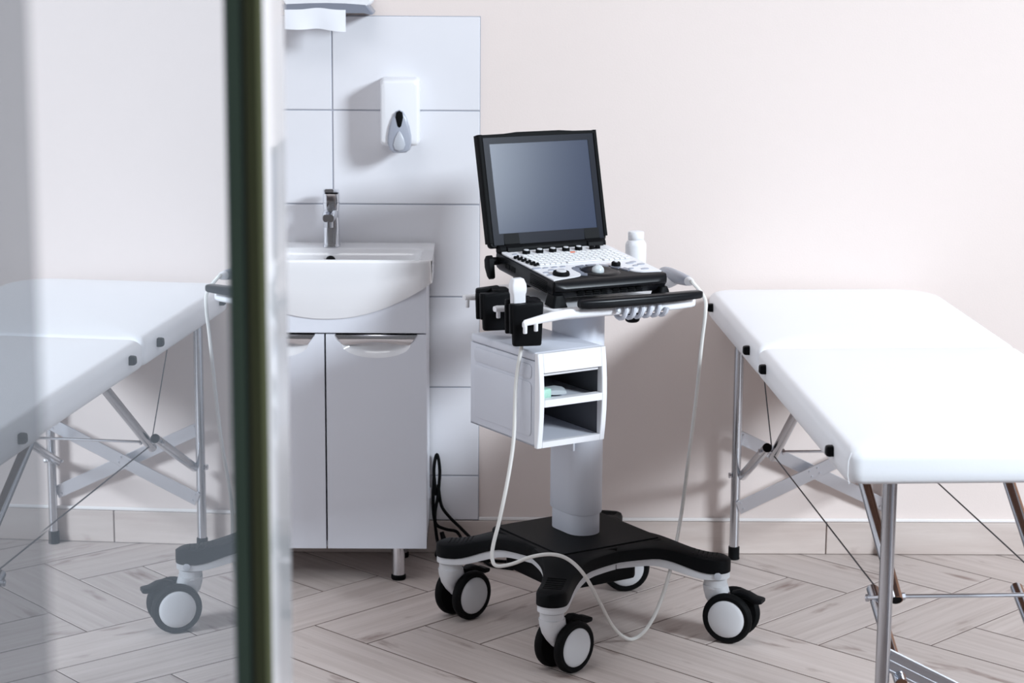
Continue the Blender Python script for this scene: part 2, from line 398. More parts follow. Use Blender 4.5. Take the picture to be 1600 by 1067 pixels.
# sink
sk = thing('sink', 'white ceramic washbasin with bulging front set on the vanity cabinet', 'sink', (SX, -.16, .8))
a = .2725; cols = []; nx = 40; ZT = .066; YB = .147; YFr = -.155
for i in range(nx+1):
    u = -1+2*i/nx; uu_ = math.copysign(1-(1-abs(u))**1.35, u); x = a*uu_
    e = max(0., (abs(x)-(a-.03))/.03); rc = .03*(1-math.sqrt(max(0, 1-e*e)))           # rounded plan corners
    yfz = YFr+rc; ybz = YB-rc*.4
    q = min(1., abs(x)/(a-.006)); zb = .003-.092*(1-q**2.05) if q < 1 else .003
    bowl = max(0., 1-(abs(x)/(a-.035))**4) ** .5 if abs(x) < a-.035 else 0.
    D = .105*bowl
    ri = .012; sect = []
    sect.append((ybz, ZT-.004)); sect.append((ybz-.003, ZT+.001)); sect.append((ybz-.008, ZT+.002))
    sect.append((ybz-.016, ZT)); yl = YB-.095
    sect.append((yl+.014, ZT-.001)); sect.append((yl+.004, ZT-.004-.0*bowl))
    sect.append((yl-.004, ZT-.004-D*.22)); sect.append((yl-.012, ZT-.004-D*.55)); sect.append((yl-.03, ZT-.004-D*.88)); sect.append((yl-.06, ZT-.004-D))
    yi = YFr+.018
    sect.append((yi+.075, ZT-.004-D)); sect.append((yi+.035, ZT-.004-D*.85)); sect.append((yi+.014, ZT-.004-D*.5)); sect.append((yi+.004, ZT-.004-D*.15))
    sect.append((max(yi, yfz+.012), ZT-.001)); sect.append((yfz+.006, ZT-.0005)); sect.append((yfz+.0015, ZT-.003)); sect.append((yfz, ZT-.009))
    hz = ZT-.009-zb
    for t in (.15, .3, .45, .6, .75, .88, .96, 1.):
        sect.append((yfz+.002*t+(.024 if zb < 0 else .02)*max(0, t-.35)**1.7*min(1, (hz/.06)-.7 if hz > .05 else .2), ZT-.009-hz*t))
    sect.append((yfz+.05, zb-.001)); sect.append((yfz+.12, zb+.02 if zb < -.02 else zb)); sect.append((ybz, max(zb+.04, 0.) if zb < -.04 else max(zb, .0)))
    cols.append([(x, y, z) for y, z in sect])
G().rings(cols).obj('basin', M_CERAMIC, sk, sharp=60)
G().cyl((0, YB-.104, ZT-.03), (0, YB-.118, ZT-.036), .0125, .0125, 18).obj('overflow_hole', M_RUBBER, sk)
# faucet
fc = thing('faucet', 'chrome single-lever mixer tap standing on the back of the washbasin', 'faucet', (SX, -.075, .8655))
G().rings([[(p[0], p[1], z) for p in rrect(-s_, s_, -s_, s_, s_*.55)] for s_, z in ((.0225, 0), (.0225, .004), (.0205, .007), (.0205, .05), (.0195, .09), (.0215, .112), (.0215, .118))]).obj('body', M_CHROME, fc)
sp = G(); sp.rings([[(p[0], y, zc+p[1]) for p in rrect(-hw_, hw_, -hh, hh, hh*.7)] for y, zc, hw_, hh in ((0, .086, .018, .017), (-.03, .09, .0175, .015), (-.07, .093, .017, .0135), (-.1, .092, .0165, .0125), (-.112, .09, .014, .010))])
o = sp.obj('spout', M_CHROME, fc); G().lathe([(.0125, -.013), (.0125, .004), (.009, .006)], 18, Tm((0, -.1, .078))).obj('aerator', M_STEEL, o)
lv = G(); lv.rings([[(p[0], y+dy, z) for p, dy in ((q, q[1]) for q in rrect(-.0215, .0215, -.0215, .0215, .012))] for y, z in ((0, .1185), (0, .121), (0, .135), (-.001, .142))])
lv.rings([[(p[0], y, zc+p[1]) for p in rrect(-hw_, hw_, -.0045, .0045, .004)] for y, zc, hw_ in ((.021, .146, .02), (-.01, .148, .0205), (-.04, .153, .019), (-.075, .158, .015), (-.08, .158, .012))])
lv.obj('lever', M_CHROME, fc)

# soap dispenser
sd = thing('soap_dispenser', 'white wall soap dispenser with grey teardrop push lever on the tiles', 'soap dispenser', (-.245, -.0095, 1.122))
def frontT(y): return Matrix.Translation((0, y, 0)) @ Matrix.Rotation(pi/2, 4, 'X')      # xy outline -> xz plane, z -> -y
def scaled(pts, sx, sy, cx=0, cy=0): return [(cx+(p[0]-cx)*sx, cy+(p[1]-cy)*sy) for p in pts]
o0 = rrect(-.0515, .0515, .012, .188, .012)
rg = [[(p[0], p[1], z) for p in scaled(o0, s1, s2, 0, .1)] for z, s1, s2 in ((0, 1, 1), (.05, 1, 1), (.072, .985, .99), (.084, .95, .97), (.09, .9, .93), (.0925, .8, .88))]
G().rings(rg, T=frontT(0)).obj('body', M_WPLAST, sd)
def drop(wd, z0, z1, n=14):
    L = []; 
    for i in range(n+1):
        t = i/n; L.append((wd*math.sin(pi*(1-(1-t)**1.0)**.8)*(1-.25*t) if 0 < t < 1 else 0., z0+(z1-z0)*t))
    L[0] = (.0, z0); rt = L; lf = [(-x, z) for x, z in reversed(L[1:-1])]
    return rt+lf
dl = [(1.18*p_, q_) for p_, q_ in [(0.0, -.004), (.014, -.003), (.022, .004), (.0265, .022), (.0265, .04), (.0225, .066), (.0155, .09), (.008, .105), (0, .109), (-.008, .105), (-.0155, .09), (-.0225, .066), (-.0265, .04), (-.0265, .022), (-.022, .004), (-.014, -.003)]]
pv = G().rings([[(p[0], p[1], z) for p in scaled(dl, s_, s_, 0, .045)] for z, s_ in ((.06, 1.05), (.094, 1.0), (.099, .94), (.102, .8))], T=frontT(0)).obj('push_lever', M_GREY, sd)
dw = [(0, .062), (.005, .066), (.0105, .09), (.0085, .103), (0, .1075), (-.0085, .103), (-.0105, .09), (-.005, .066)]
G().rings([[(p[0], p[1], z) for p in scaled(dw, s_, s_, 0, .088)] for z, s_ in ((.09, 1), (.1025, .97), (.104, .7))], T=frontT(0)).obj('sight_window', M_RUBBER, pv)
di = [(0, .002), (.011, .005), (.0165, .018), (.012, .036), (.004, .052), (0, .056), (-.004, .052), (-.012, .036), (-.0165, .018), (-.011, .005)]
G().rings([[(p[0], p[1], z) for p in scaled(di, s_, s_, 0, .022)] for z, s_ in ((.095, 1), (.1045, .95), (.107, .7))], T=frontT(0)).obj('thumb_pad', M_MID, pv)

# paper towel dispenser
pt = thing('paper_towel_dispenser', 'white wall paper towel dispenser above the sink, lower end in view', 'towel dispenser', (-.431, -.0095, 1.481))
o0 = rrect(-.117, .117, .014, .30, .02)
G().rings([[(p[0], p[1], z) for p in scaled(o0, s_, 1 if z < .08 else .985, 0, .16)] for z, s_ in ((0, 1), (.085, 1), (.1, .985), (.108, .95))], T=frontT(0)).obj('cover', M_WPLAST, pt)
gb = [(-.117, .02), (-.114, .003), (-.10, 0), (.10, 0), (.118, -.004), (.12, .001), (.104, .021), (.05, .0245), (0, .0255), (-.05, .0245), (-.105, .022)]
G().rings([[(p[0], p[1], z) for p in scaled(gb, s_, 1)] for z, s_ in ((0, 1), (.1, 1), (.106, .985), (.109, .95))], T=frontT(0)).obj('lower_trim', M_SLATE, pt)
cols = []
for i in range(25):
    u = i/24; x = -.108+u*.155*1.0; x = -.109+u*.158
    cols.append([(x, -.112-.004*math.sin(u*9)*t-.003*t, .008+.005*math.exp(-((u-.55)/.2)**2)-(.050+.006*u)*t) for t in (0, .33, .66, 1)])
bk = [[(p[0], p[1]+.0012, p[2]) for p in c] for c in cols]
tag(G().rings([f+list(reversed(b)) for f, b in zip(cols, bk)]).obj('paper_towel', M_PAPER), 'crumpled white paper towel hanging out of the wall dispenser', 'paper towel').location = pt.location

# power cords beside the cabinet
pc = G()
for P in ([(-.152, -.03, .22), (-.158, -.03, .29), (-.15, -.028, .335), (-.142, -.03, .29), (-.147, -.035, .22), (-.155, -.04, .16), (-.152, -.05, .1), (-.145, -.06, .05), (-.135, -.06, .02)],
          [(-.158, -.028, .27), (-.16, -.03, .18), (-.152, -.035, .12), (-.125, -.035, .1), (-.095, -.035, .09), (-.082, -.05, .06), (-.09, -.07, .03), (-.06, -.09, .008), (.02, -.1, .006), (.1, -.12, .006)],
          [(-.146, -.03, .25), (-.138, -.03, .19), (-.115, -.032, .145), (-.085, -.034, .105), (-.05, -.05, .06), (-.03, -.09, .02), (.0, -.14, .006), (.06, -.17, .006)]):
    pc.tube(catmull([(p[0]+.001, p[1], p[2]-.05*min(1, p[2]/.2)) for p in P], 8), .0045, 8)
ec = tag(pc.obj('electric_cable', M_RUBBER), 'black electric cables looped on the wall and floor beside the vanity cabinet', 'cable')
pg = G(); pg.cyl((-.137, -.062, .004), (-.128, -.066, .05), .019, .014, 14, .004).cyl((-.128, -.066, .05), (-.135, -.062, .075), .008, .006, 10)
pg.obj('plug', M_RUBBER, ec)

# ------------------------------------------------------------------ ultrasound trolley
CX, CY = .205, -.57; YB_ = 32; YH = 27
cart = thing('ultrasound_trolley', 'white and black wheeled medical trolley carrying the ultrasound machine', 'trolley', (CX, CY, 0), (0, 0, R(YB_)))
def B(u, v, z): return (u, -v, z)                       # trolley frame: u right, v front
stems = {'F': (-.268, .31, -45), 'R': (.218, .299, -115), 'L': (-.268, -.147, -45), 'B': (.218, -.158, -84)}
# base: black top moulding + white lower moulding, four drooping arms
cu, cv = -.025, .076
def arm_rings(st, z_top, z_bot, wscale, ext, bev):
    u, v, _ = stems[st]; d = Vector((u-cu, v-cv)); L = d.length; d.normalize(); nrm = Vector((-d.y, d.x)); out = []
    sta = [L*.30+L*.70*i/14 for i in range(15)]+[L+ext*math.sin(pi/2*i/8) for i in range(1, 9)]
    for i, s_ in enumerate(sta):
        tt = min(1.0, s_/L); w = (.037+.075*max(0, 1-(tt-.3)/.55)**1.8)*wscale
        endq = math.sin(pi/2*(i-14)/8) if i > 14 else 0.
        wf_ = math.sqrt(max(.0004, 1-endq**2))
        zt = z_top(tt)-.006*endq**2; zb = z_bot(tt)
        w *= wf_
        c = Vector((cu, cv))+d*s_
        ring = [(nrm*(-w)+c, zb), (nrm*w+c, zb), (nrm*w+c, zt-bev), (nrm*(w-min(bev, w)*.3)+c, zt-bev*.3), (nrm*(w-min(bev, w)*1.)+c, zt), (nrm*(-w+min(bev, w)*1.)+c, zt), (nrm*(-w+min(bev, w)*.3)+c, zt-bev*.3), (nrm*(-w)+c, zt-bev)]
        out.append([(p.x, -p.y, z) for p, z in ring])
    return out
sm = lambda t: t*t*(3-2*t)
zt_ = lambda t: .2375-.031*sm(min(1, max(0, (t-.5)/.5)))
zb_ = lambda t: .207-.037*sm(min(1, max(0, (t-.55)/.42)))
zw_ = lambda t: .190-.036*sm(min(1, max(0, (t-.5)/.45)))
def slab(u0, u1, v0, v1, r): return [(p[0], p[1]) for p in rrect(u0, u1, -v1, -v0, r)]
g = G()
g.prism(slab(-.18, .14, -.115, .205, .03), .207, .2372, .006, 3)
for k in stems: g.rings(arm_rings(k, zt_, zb_, 1.0, .036, .011))
base = g.obj('base_cover', M_BLACK, cart)
g = G(); g.prism(slab(-.165, .125, -.10, .19, .004), .236, .2405, .0015, 1).obj('plate', M_BLACK, base)
# ribbed foot pads on the arm ends
for k in stems:
    u, v, _ = stems[k]; d = Vector((u-cu, v-cv)).normalized(); n_ = Vector((-d.y, d.x)); g = G()
    for i in range(7):
        c = Vector((u, v))+d*(.012-.011*i); zz = zt_((c-Vector((cu, cv))).length/(Vector((u, v))-Vector((cu, cv))).length)-(.004 if i < 1 else 0)
        ang = math.degrees(math.atan2(-n_.y, n_.x)); g.box((0, 0, 0), (.046, .004, .0024), .0008, 1, Tm((c.x, -c.y, zz+.0002), ang))
    g.obj('tread_pad', M_RUBBER, base)
g = G()
g.prism(slab(-.172, .132, -.107, .197, .028), .191, .2065, .004, 2)
for k in stems:
    g.rings(arm_rings(k, lambda t: zb_(t)-.0005, zw_, .93, .0345, .003))
    u, v, _ = stems[k]; g.lathe([(.030, .1535), (.0343, .155), (.0343, .1695)], 28, Tm((u, -v, 0)))
low = g.obj('base_frame', M_HUB, cart)
u, v, _ = stems['R']
G().lathe([(.0095, 0), (.0095, .003), (.008, .004)], 16, Tm((u-.017, -(v+.029), .1645)) @ Matrix.Rotation(R(90), 4, 'X') @ Matrix.Rotation(R(-30), 4, 'Y')).obj('side_button', M_MID, low)
g = G(); g.prism(slab(-.155, .075, -.08, .175, .02), .14, .191, .006, 2).obj('lower_box', M_BLACK, cart)
def caster(u, v, ang):
    T = Tm((u, -v, 0), ang-YB_)
    g = G(T); tr = .043
    g.lathe([(.0285, .128), (.0285, .15), (.024, .1535), (.022, .158)], 24)
    secs = []
    for y, z, hw_, hd in ((.0, .135, .0285, .0285), (.003, .12, .0255, .030), (.010, .10, .0195, .032), (.022, .08, .0165, .030), (.034, .064, .0155, .026), (.043, .052, .0145, .018), (.043, .040, .012, .01)):
        secs.append([(p[0], y+p[1], z-.15*p[1]*0) for p in rrect(-hw_, hw_, -hd, hd, hw_*.75)])
    g.rings(secs); g.cyl((-.02, tr, .0625), (.02, tr, .0625), .012, n=14)
    c = g.obj('caster', M_HUB, cart)
    for s in (-1, 1):
        Tw = T @ Tm((s*.031, tr, .0625), 0, 0, 90*s)
        G(Tw).lathe([(.046, -.011), (.056, -.0115), (.0605, -.008), (.0625, -.003), (.0625, .003), (.0605, .008), (.056, .0115), (.0475, .011), (.046, .008)], 36).obj('tyre', M_RUBBER, c)
        G(Tw).lathe([(.044, -.0105), (.0465, -.008), (.0465, .0095), (.045, .0112), (.036, .0145), (.02, .0172), (.006, .018)], 32).obj('hub_cap', M_HUB, c)
    lvp = [(-.014, .05), (.014, .05), (.015, .085), (.018, .108), (.014, .118), (-.014, .118), (-.018, .108), (-.015, .085)]
    rg = []
    for y, z, hw_, hh in ((.045, .112, .012, .012), (.065, .12, .0135, .010), (.085, .118, .015, .008), (.103, .109, .0185, .007), (.118, .108, .0185, .0055), (.123, .108, .016, .004)):
        rg.append([(p[0], y, z+p[1]) for p in rrect(-hw_, hw_, -hh, hh, hh*.6, 3)])
    G(T).rings(rg).obj('brake_lever', M_BLACK, c)
for k in stems: caster(*stems[k])
# column
def stad(cu_, cv_, hu, hv, n=6): return [(p[0], p[1]) for p in rrect(cu_-hu, cu_+hu, -cv_-hv, -cv_+hv, min(hu, hv)*.98, n)]
KU, KV = -.008, .022
col = G().prism(stad(KU, KV, .0475, .0765), .292, .806, .003, 2).obj('column', M_LPLAST, cart)
G().prism(stad(KU, KV, .0425, .071), .238, .30, .002, 1).obj('column_foot', M_LPLAST, cart)
g = G(); g.box((KU-.049, -(KV+.03), .482), (.006, .062, .05), .001, 1); g.cyl((KU-.051, -(KV+.035), .476), (KU-.0545, -(KV+.035), .476), .004, n=10)
g.obj('bracket', M_LPLAST, cart)
G().cyl((-.075, -.11, .49), (-.075, -.11, .514), .012, n=14, bev=.003).obj('box_knob', M_BLACK, cart)
# storage box
u0, u1, v0, v1, z0, z1 = -.243, -.052, -.096, .19, .514, .738
bx = thing if False else None
g = G(); t = .007
g.bx(u0, u0+t, -v1, -v0, z0, z1-.0208, .003, 2).bx(u1-t, u1, -v1, -v0, z0, z1-.0208, .003, 2)
g.bx(u0, u1, -v1, -v0, z0, z0+.008, .003, 2).bx(u0+.001, u1-.001, -v0-.004, -v0, z0, z1-.0208)
box = g.obj('storage_box', M_LPLAST, cart)
G().prism(slab(u0, u1, v0, v1, .006), z1-.0205, z1, .006, 3).obj('lid', M_LPLAST, box)
# raised side panels on the left side
sT = Matrix.Translation((u0, 0, 0)) @ Matrix(((0, 0, -1, 0), (1, 0, 0, 0), (0, 1, 0, 0), (0, 0, 0, 1)))      # outline (y, z), thickness -> -x
g = G(); g.prism(rrect(-v1+.012, -v0-.02, z0+.022, z1-.072, .012), 0, .0022, .002, 2, sT).obj('side_panel', M_LPLAST, box)
g = G(); g.prism(rrect(-v1+.012, -v0-.02, z1-.064, z1-.030, .010), 0, .0022, .002, 2, sT).obj('side_panel', M_LPLAST, box)
# dark liner
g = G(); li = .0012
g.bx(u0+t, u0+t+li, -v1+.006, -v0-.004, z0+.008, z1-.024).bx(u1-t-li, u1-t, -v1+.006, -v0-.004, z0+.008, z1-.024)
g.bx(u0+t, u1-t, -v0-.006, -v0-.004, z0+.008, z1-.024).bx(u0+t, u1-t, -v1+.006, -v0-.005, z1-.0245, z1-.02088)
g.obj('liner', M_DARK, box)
G().bx(u0+t+.001, u1-t-.001, -v1+.004, -v0-.006, .612, .6195, .001, 1).obj('shelf', M_LPLAST, box)
G().bx(u0+t+.001, u1-t-.001, -v1+.004, -v0-.006, z0+.0085, z0+.0105).obj('inner_floor', M_LPLAST, box)
# front frame, bowed forward a little
def fz(z): return .012+.010*(1-((z-.626)/.115)**2)
g = G()
def bar(ua, ub, za, zb, n=6, bev=0):
    rg = []
    for i in range(n+1):
        z = za+(zb-za)*i/n; f = fz(z)
        rg.append([(ua, -v1-.001, z), (ub, -v1-.001, z), (ub, -v1-f+.0015, z), (ub-.0015, -v1-f, z), (ua+.0015, -v1-f, z), (ua, -v1-f+.0015, z)])
    g.rings(rg)
bar(u0, u0+.014, z0-.002, z1-.001); bar(u1-.014, u1, z0-.002, z1-.001)
bar(u0+.0138, u1-.0138, .692, z1-.001, 3); bar(u0+.0138, u1-.0138, .611, .628, 2); bar(u0+.0138, u1-.0138, z0-.002, z0+.0125, 2)
g.obj('front_frame', M_WPLAST, box)
G().bx(u0+.016, u1-.016, -v1-.008, -v1+.0, .682, .6905, .002, 1).obj('drawer_lip', M_WPLAST, box)

# ------- head of the trolley (tray, handle, holders) in its own, slightly swivelled direction
TH = Matrix.Rotation(R(YH-YB_), 4, 'Z')
def HH(): return G(TH)
g = HH()
tray_out = [(p[0], p[1]) for p in rrect(-.168, .222, -.196, .19, (.03, .05, .05, .05), 6)]
g.prism(tray_out, .806, .829, .006, 3)
tray = g.obj('tray', M_WPLAST, cart)
g = HH(); g.rings([[(x_, -(v_+p[0]*min(1, .6+(x_+.289)*5)), .822+p[1]*min(1, .6+(x_+.289)*4)+dz) for p in rrect(-.010, .010, -.011, .011, .008, 4)] for x_, v_, dz in ((-.289, .272, -.002), (-.28, .262, .0), (-.24, .243, .0), (-.19, .222, .001), (-.14, .206, .001), (-.05, .206, .0), (.05, .212, 0), (.15, .21, 0), (.2, .2, 0), (.222, .182, -.002), (.24, .15, -.002), (.25, .1, -.002))])
g.obj('front_rail', M_WPLAST, tray)
g = HH(); g.prism(slab(-.09, .09, -.07, .12, .03), .797, .807, .003, 2).obj('mount_plate', M_LPLAST, tray)
# black handle in front of the tray
g = HH(); rg = []
for x_, w_, h_ in ((-.117, .008, .007), (-.113, .013, .0105), (-.10, .0155, .012), (-.04, .0165, .012), (.06, .0165, .0115), (.16, .015, .0105), (.21, .0135, .0095), (.2165, .011, .008), (.2195, .006, .005)):
    v_ = .222+.012*(1-((x_-.05)/.17)**2)
    rg.append([(x_, -(v_+p[0]), .846+p[1]) for p in rrect(-w_, w_, -h_, h_, h_*.7, 4)])
g.rings(rg).obj('handle', M_BLACKG, cart)
g = HH(); g.rings([[(x_, -(v_), z_) for x_, v_, z_ in ((xx-.03, vv, zz), (xx+.03, vv, zz), (xx+.03, vv+.004, zz+.012), (xx-.03, vv+.004, zz+.012))] for xx, vv, zz in ((.04, .17, .818), (.04, .215, .826), (.04, .226, .834))]).obj('handle_bracket', M_WPLAST, tray)
# white cable wound round the front rail below the handle
g = HH(); P = []
for i in range(6*12+1):
    a_ = 2*pi*i/12; P.append((-.015+.135*i/72, -(.209+.0195*math.cos(a_)), .821+.0195*math.sin(a_)))
g.tube(P, .0058, 8).obj('wound_cable', M_LPLAST, tray)
g = HH(); g.lathe([(.012, .782), (.0165, .785), (.0185, .792), (.0185, .808)], 20, Tm((.058, -.172, 0))).obj('knob', M_BLACK, tray)
# prongs that carry the probe holders on the left
def prong(v, reach, pegs, dv=0.):
    g = HH()
    g.rings([[(x_, -(v+dv*q+p[0]), z_+p[1]) for p in rrect(-w_, w_, -.006, .006, .005, 3)] for q, (x_, w_, z_) in ((i/4, s_) for i, s_ in enumerate(((-.15, .03, .819), (-.185, .02, .82), (-.215, .014, .823), (-reach+.012, .0145, .826), (-reach, .009, .826))))])
    for (px, pv) in pegs:
        g.cyl((px, -(v+dv+pv), .802), (px, -(v+dv+pv), .823), .005, n=10, bev=.002)
    return g.obj('holder_prong', M_WPLAST, tray)
prong(-.075, .268, ((-.262, .006),), .0)
prong(.085, .272, ((-.258, -.008), (-.235, .012)), .01)
for px, pv in ((-.279, .262), (-.243, .247)):
    HH().cyl((px, -pv, .797), (px, -pv, .823), .005, n=10, bev=.002).obj('prong_peg', M_WPLAST, tray)
def holder(cu_, cv_, z1_, h, sc=1.):
    g = G(TH @ Tm((cu_, -cv_, z1_), -14)); w_ = .036*sc
    # a deep cup, open towards the left: rear wall, front wall, inner web; stepped lower ends
    def wall(x0, x1, y0, y1, zb, zt, drop_=0.):
        rg = []
        for z_, s_ in ((zb, .86), (zb+.004, .9), (zt-.008, 1), (zt-.002, .985), (zt, .92)):
            k = (z_-zt)/(zt-zb) if zt != zb else 0
            rg.append([(p[0], p[1], z_+(drop_*(p[0]-x1)/(x1-x0) if z_ > zt-.01 else 0)) for p in scaled(rrect(x0, x1, y0, y1, min(abs(x1-x0), abs(y1-y0))*.32, 4), s_, s_, (x0+x1)/2, (y0+y1)/2)])
        g.rings(rg)
    wall(-w_, w_, -.040, -.014, -h, 0, .006)                # front wall (biggest)
    wall(-w_-.002, w_*.55, .016, .038, -h*.62, .004, .006)  # rear wall
    wall(-w_*.1, w_*1.02, -.02, .034, -h*.9, .001, .0)      # inner web
    wall(-w_-.004, -w_*.35, -.034, -.016, -h*.72, -.004, .0)
    wall(-w_-.004, -w_*.2, .014, .028, -h*.8, -.012, .0)
    return g.obj('probe_holder', M_BLACK, cart)
holder(-.226, .0, .855, .093, 1.0); holder(-.232, .168, .857, .102, 1.05)
# right-hand probe cradle
g = HH(); g.rings([[(x_+p[0]*.4, -(v_+p[0]), .838+dz+p[1]) for p in rrect(-.02, .02, -.006, .006, .004, 3)] for x_, v_, dz in ((.205, .02, -.008), (.235, .03, .0), (.262, .04, .014))]).obj('probe_cradle', M_WPLAST, tray)

# ------------------------------------------------------------------ portable ultrasound machine
ho = Vector((CX, CY, 0))+Matrix.Rotation(R(YH), 3, 'Z') @ Vector((-.147, -.151, .846))
us = thing('portable_ultrasound', 'black and white laptop-style ultrasound machine with open screen on the trolley', 'ultrasound machine', ho)
us.rotation_euler = (Matrix.Rotation(R(YH), 3, 'Z') @ Matrix.Rotation(R(5.6), 3, 'X')).to_euler()
LW, LD, LH = .312, .308, .044
g = G(); g.rings([[(p[0], p[1], z_) for p in rrect(e_, LW-e_, .002+e_, LD, (.012, .012, .006, .006), 4)] for z_, e_ in ((0, .01), (.006, .004), (.016, 0.0), (.036, 0.0), (.0425, .001), (.0435, .003))])
body = g.obj('body', M_BLACKG, us)
# front lip
g = G(); prof = [(.012, .044), (.002, .0425), (-.006, .036), (-.0095, .028), (-.008, .022), (.0, .019), (.012, .02)]
g.rings([[(x_, y_*k_+.0, z_) for y_, z_ in prof] for x_, k_ in ((.004, .4), (.012, .9), (.03, 1), (.28, 1), (.3, .9), (.308, .4))]).obj('front_lip', M_BLACKG, us)
# vents in front: 2 groups of four, three slits each
g = G()
for k in range(8):
    xx = .072+k*.0215+(.01 if k > 3 else 0)
    for j in range(3): g.box((xx, -.0022, .0165-.0042*j), (.0165, .006, .0017))
g.obj('front_vents', M_RUBBER, body, kind='stuff')
g = G()
for k in range(7): g.box((-.0002, .075, .036-.0042*k), (.0016, .085, .0014))
g.box((-.0002, .235, .024), (.0016, .02, .012)).box((-.0002, .205, .024), (.0016, .02, .012))
g.obj('side_vents', M_RUBBER, body, kind='stuff')
# white control panel with its curved front edge
n = 24
edge = []
ctrl = [(.302, .020), (.265, .024), (.25, .029), (.235, .043), (.222, .075), (.205, .105), (.175, .120), (.14, .122), (.112, .112), (.1, .096), (.098, .075), (.098, .05), (.09, .036), (.07, .028), (.035, .020), (.008, .012)]
edge = [(p.x, p.y) for p in catmull([(a_, b_, 0) for a_, b_ in ctrl], 4)]
outp = [(.007, .29), (.006, .296)] ; 
pts = [(.006, .012)]+[(.006, .28), (.012, .292), (.300, .292), (.306, .28), (.306, .02)]
poly = list(reversed([(p[0], p[1]) for p in ([(.306, .02)]+edge+[(.006, .012), (.006, .28), (.012, .292), (.300, .292), (.306, .28)])]))
def plate(poly, z0_, z1_):
    bm = bmesh.new(); lo = [bm.verts.new((p[0], p[1], z0_)) for p in poly]; hi = [bm.verts.new((p[0], p[1], z1_)) for p in poly]
    f1 = bm.faces.new(hi); f2 = bm.faces.new(list(reversed(lo)))
    for i in range(len(poly)):
        j = (i+1) % len(poly); bm.faces.new((lo[i], lo[j], hi[j], hi[i]))
    bm.normal_update(); bmesh.ops.triangulate(bm, faces=[f1, f2], quad_method='BEAUTY', ngon_method='EAR_CLIP'); bmesh.ops.recalc_face_normals(bm, faces=bm.faces[:]); return bm
g = G(); g._add(plate(poly, .040, .0462)); panel = g.obj('control_panel', M_WPLAST, us, sharp=30)
# trackball well: ring of grey buttons, dark dome, ball
Z = .0465
g = G()
arc_pts = [(.238, .05), (.225, .078), (.206, .101), (.178, .114), (.145, .117), (.117, .108), (.105, .092), (.104, .07), (.104, .05), (.098, .038)]
ap = catmull([(a_, b_, 0) for a_, b_ in arc_pts], 4)
for i in range(0, len(ap)-4, 4):
    q = ap[i:i+4]; 
    L_, R_ = [], []
    for k_, p in enumerate(q):
        t_ = (ap[min(i+k_+1, len(ap)-1)]-ap[max(i+k_-1, 0)]).normalized(); n_ = Vector((-t_.y, t_.x, 0))
        L_.append(p+n_*-.0045); R_.append(p+n_*.0115)
    po = [(p.x, p.y) for p in L_]+[(p.x, p.y) for p in reversed(R_)]
    o = G(); o._add(plate(po, .043, .0464)); o.obj('arc_button', M_SLATE, panel)
G().lathe([(.049, .0), (.044, .0035), (.036, .0045), (.026, .003), (.0175, .0022)], 28, Tm((.158, .062, .0432)) @ Matrix.Scale(1.05, 4, (1, 0, 0))).obj('trackball_surround', M_BLACKG, panel)
G().ball((.150, .056, .0475), .0155).obj('trackball', M_BALL, panel, sharp=180)
# knobs with bright tops
for xx in (.062, .099, .136, .173, .209):
    k = G().lathe([(.0098, 0), (.0098, .006), (.0085, .0085)], 18, Tm((xx, .259, Z))).obj('knob', M_BLACK, panel)
    G().lathe([(.0068, .0075), (.0066, .0098), (.0055, .0105)], 16, Tm((xx, .259, Z))).obj('knob_top', M_HUB, k)
for xx in (.246, .262): G().lathe([(.007, 0), (.007, .006), (.0055, .0075)], 14, Tm((xx, .257, Z))).obj('knob', M_BLACK, panel)
k = G().lathe([(.0205, 0), (.0205, .004), (.019, .0085), (.0175, .009)], 24, Tm((.046, .05, Z))).obj('dial', M_BLACK, panel)
G().lathe([(.0125, .008), (.012, .0108), (.010, .0115)], 20, Tm((.046, .05, Z))).obj('dial_top', M_HUB, k)
k = G().lathe([(.0115, 0), (.0115, .006), (.0095, .009)], 18, Tm((.221, .0935, Z))).obj('dial', M_BLACK, panel)
G().lathe([(.0045, .008), (.004, .0105)], 12, Tm((.221, .0935, Z))).obj('dial_top', M_HUB, k)
for i, (xx, yy) in enumerate(((.014, .220), (.0165, .205), (.0185, .189), (.0215, .172), (.0245, .156), (.0275, .142))):
    g = G(); g.box((xx-.002, yy, Z+.003), (.009, .008, .007), .002, 1).box((xx+.006, yy+.003, Z+.004), (.006, .006, .007), .0015, 1); g.obj('slider', M_BLACK, panel)
for (xx, yy, a_, b_) in ((.012, .119, .013, .0055), (.036, .117, .008, .005), (.060, .117, .008, .005), (.083, .117, .008, .005), (.04, .095, .0085, .005), (.066, .092, .0085, .005), (.017, .078, .0085, .005), (.014, .054, .0085, .005), (.026, .257, .007, .005), (.262, .104, .0105, .006), (.264, .079, .0075, .005), (.284, .087, .0105, .006), (.238, .056, .007, .0045), (.276, .112, .009, .005), (.27, .045, .011, .0055)):
    G().lathe([(1, 0), (1, .0012), (.9, .0018)], 18, Tm((xx+.004, yy, Z-.0002)) @ Matrix.Diagonal((a_, b_, 1, 1))).obj('oval_button', M_GREY, panel)
# keyboard
G().bx(.036, .290, .139, .243, .0455, .0469, .0006, 1).obj('key_bed', M_HUB, panel)
g = G()
for r_ in range(6):
    for c_ in range(17):
        if r_ == 0 and 4 < c_ < 12:
            if c_ == 5: g.box((.163, .148, .0486), (.095, .0125, .003), .0008, 1)
            continue
        g.box((.044+c_*.0149, .148+r_*.0172, .0486), (.0125, .0138, .003), .0008, 1)
o = g.obj('keys', M_KEY, panel, kind='stuff')
G().box((.176, .2305, .0495), (.014, .007, .003), .0008, 1).obj('power_key', M_ORANGE, panel)
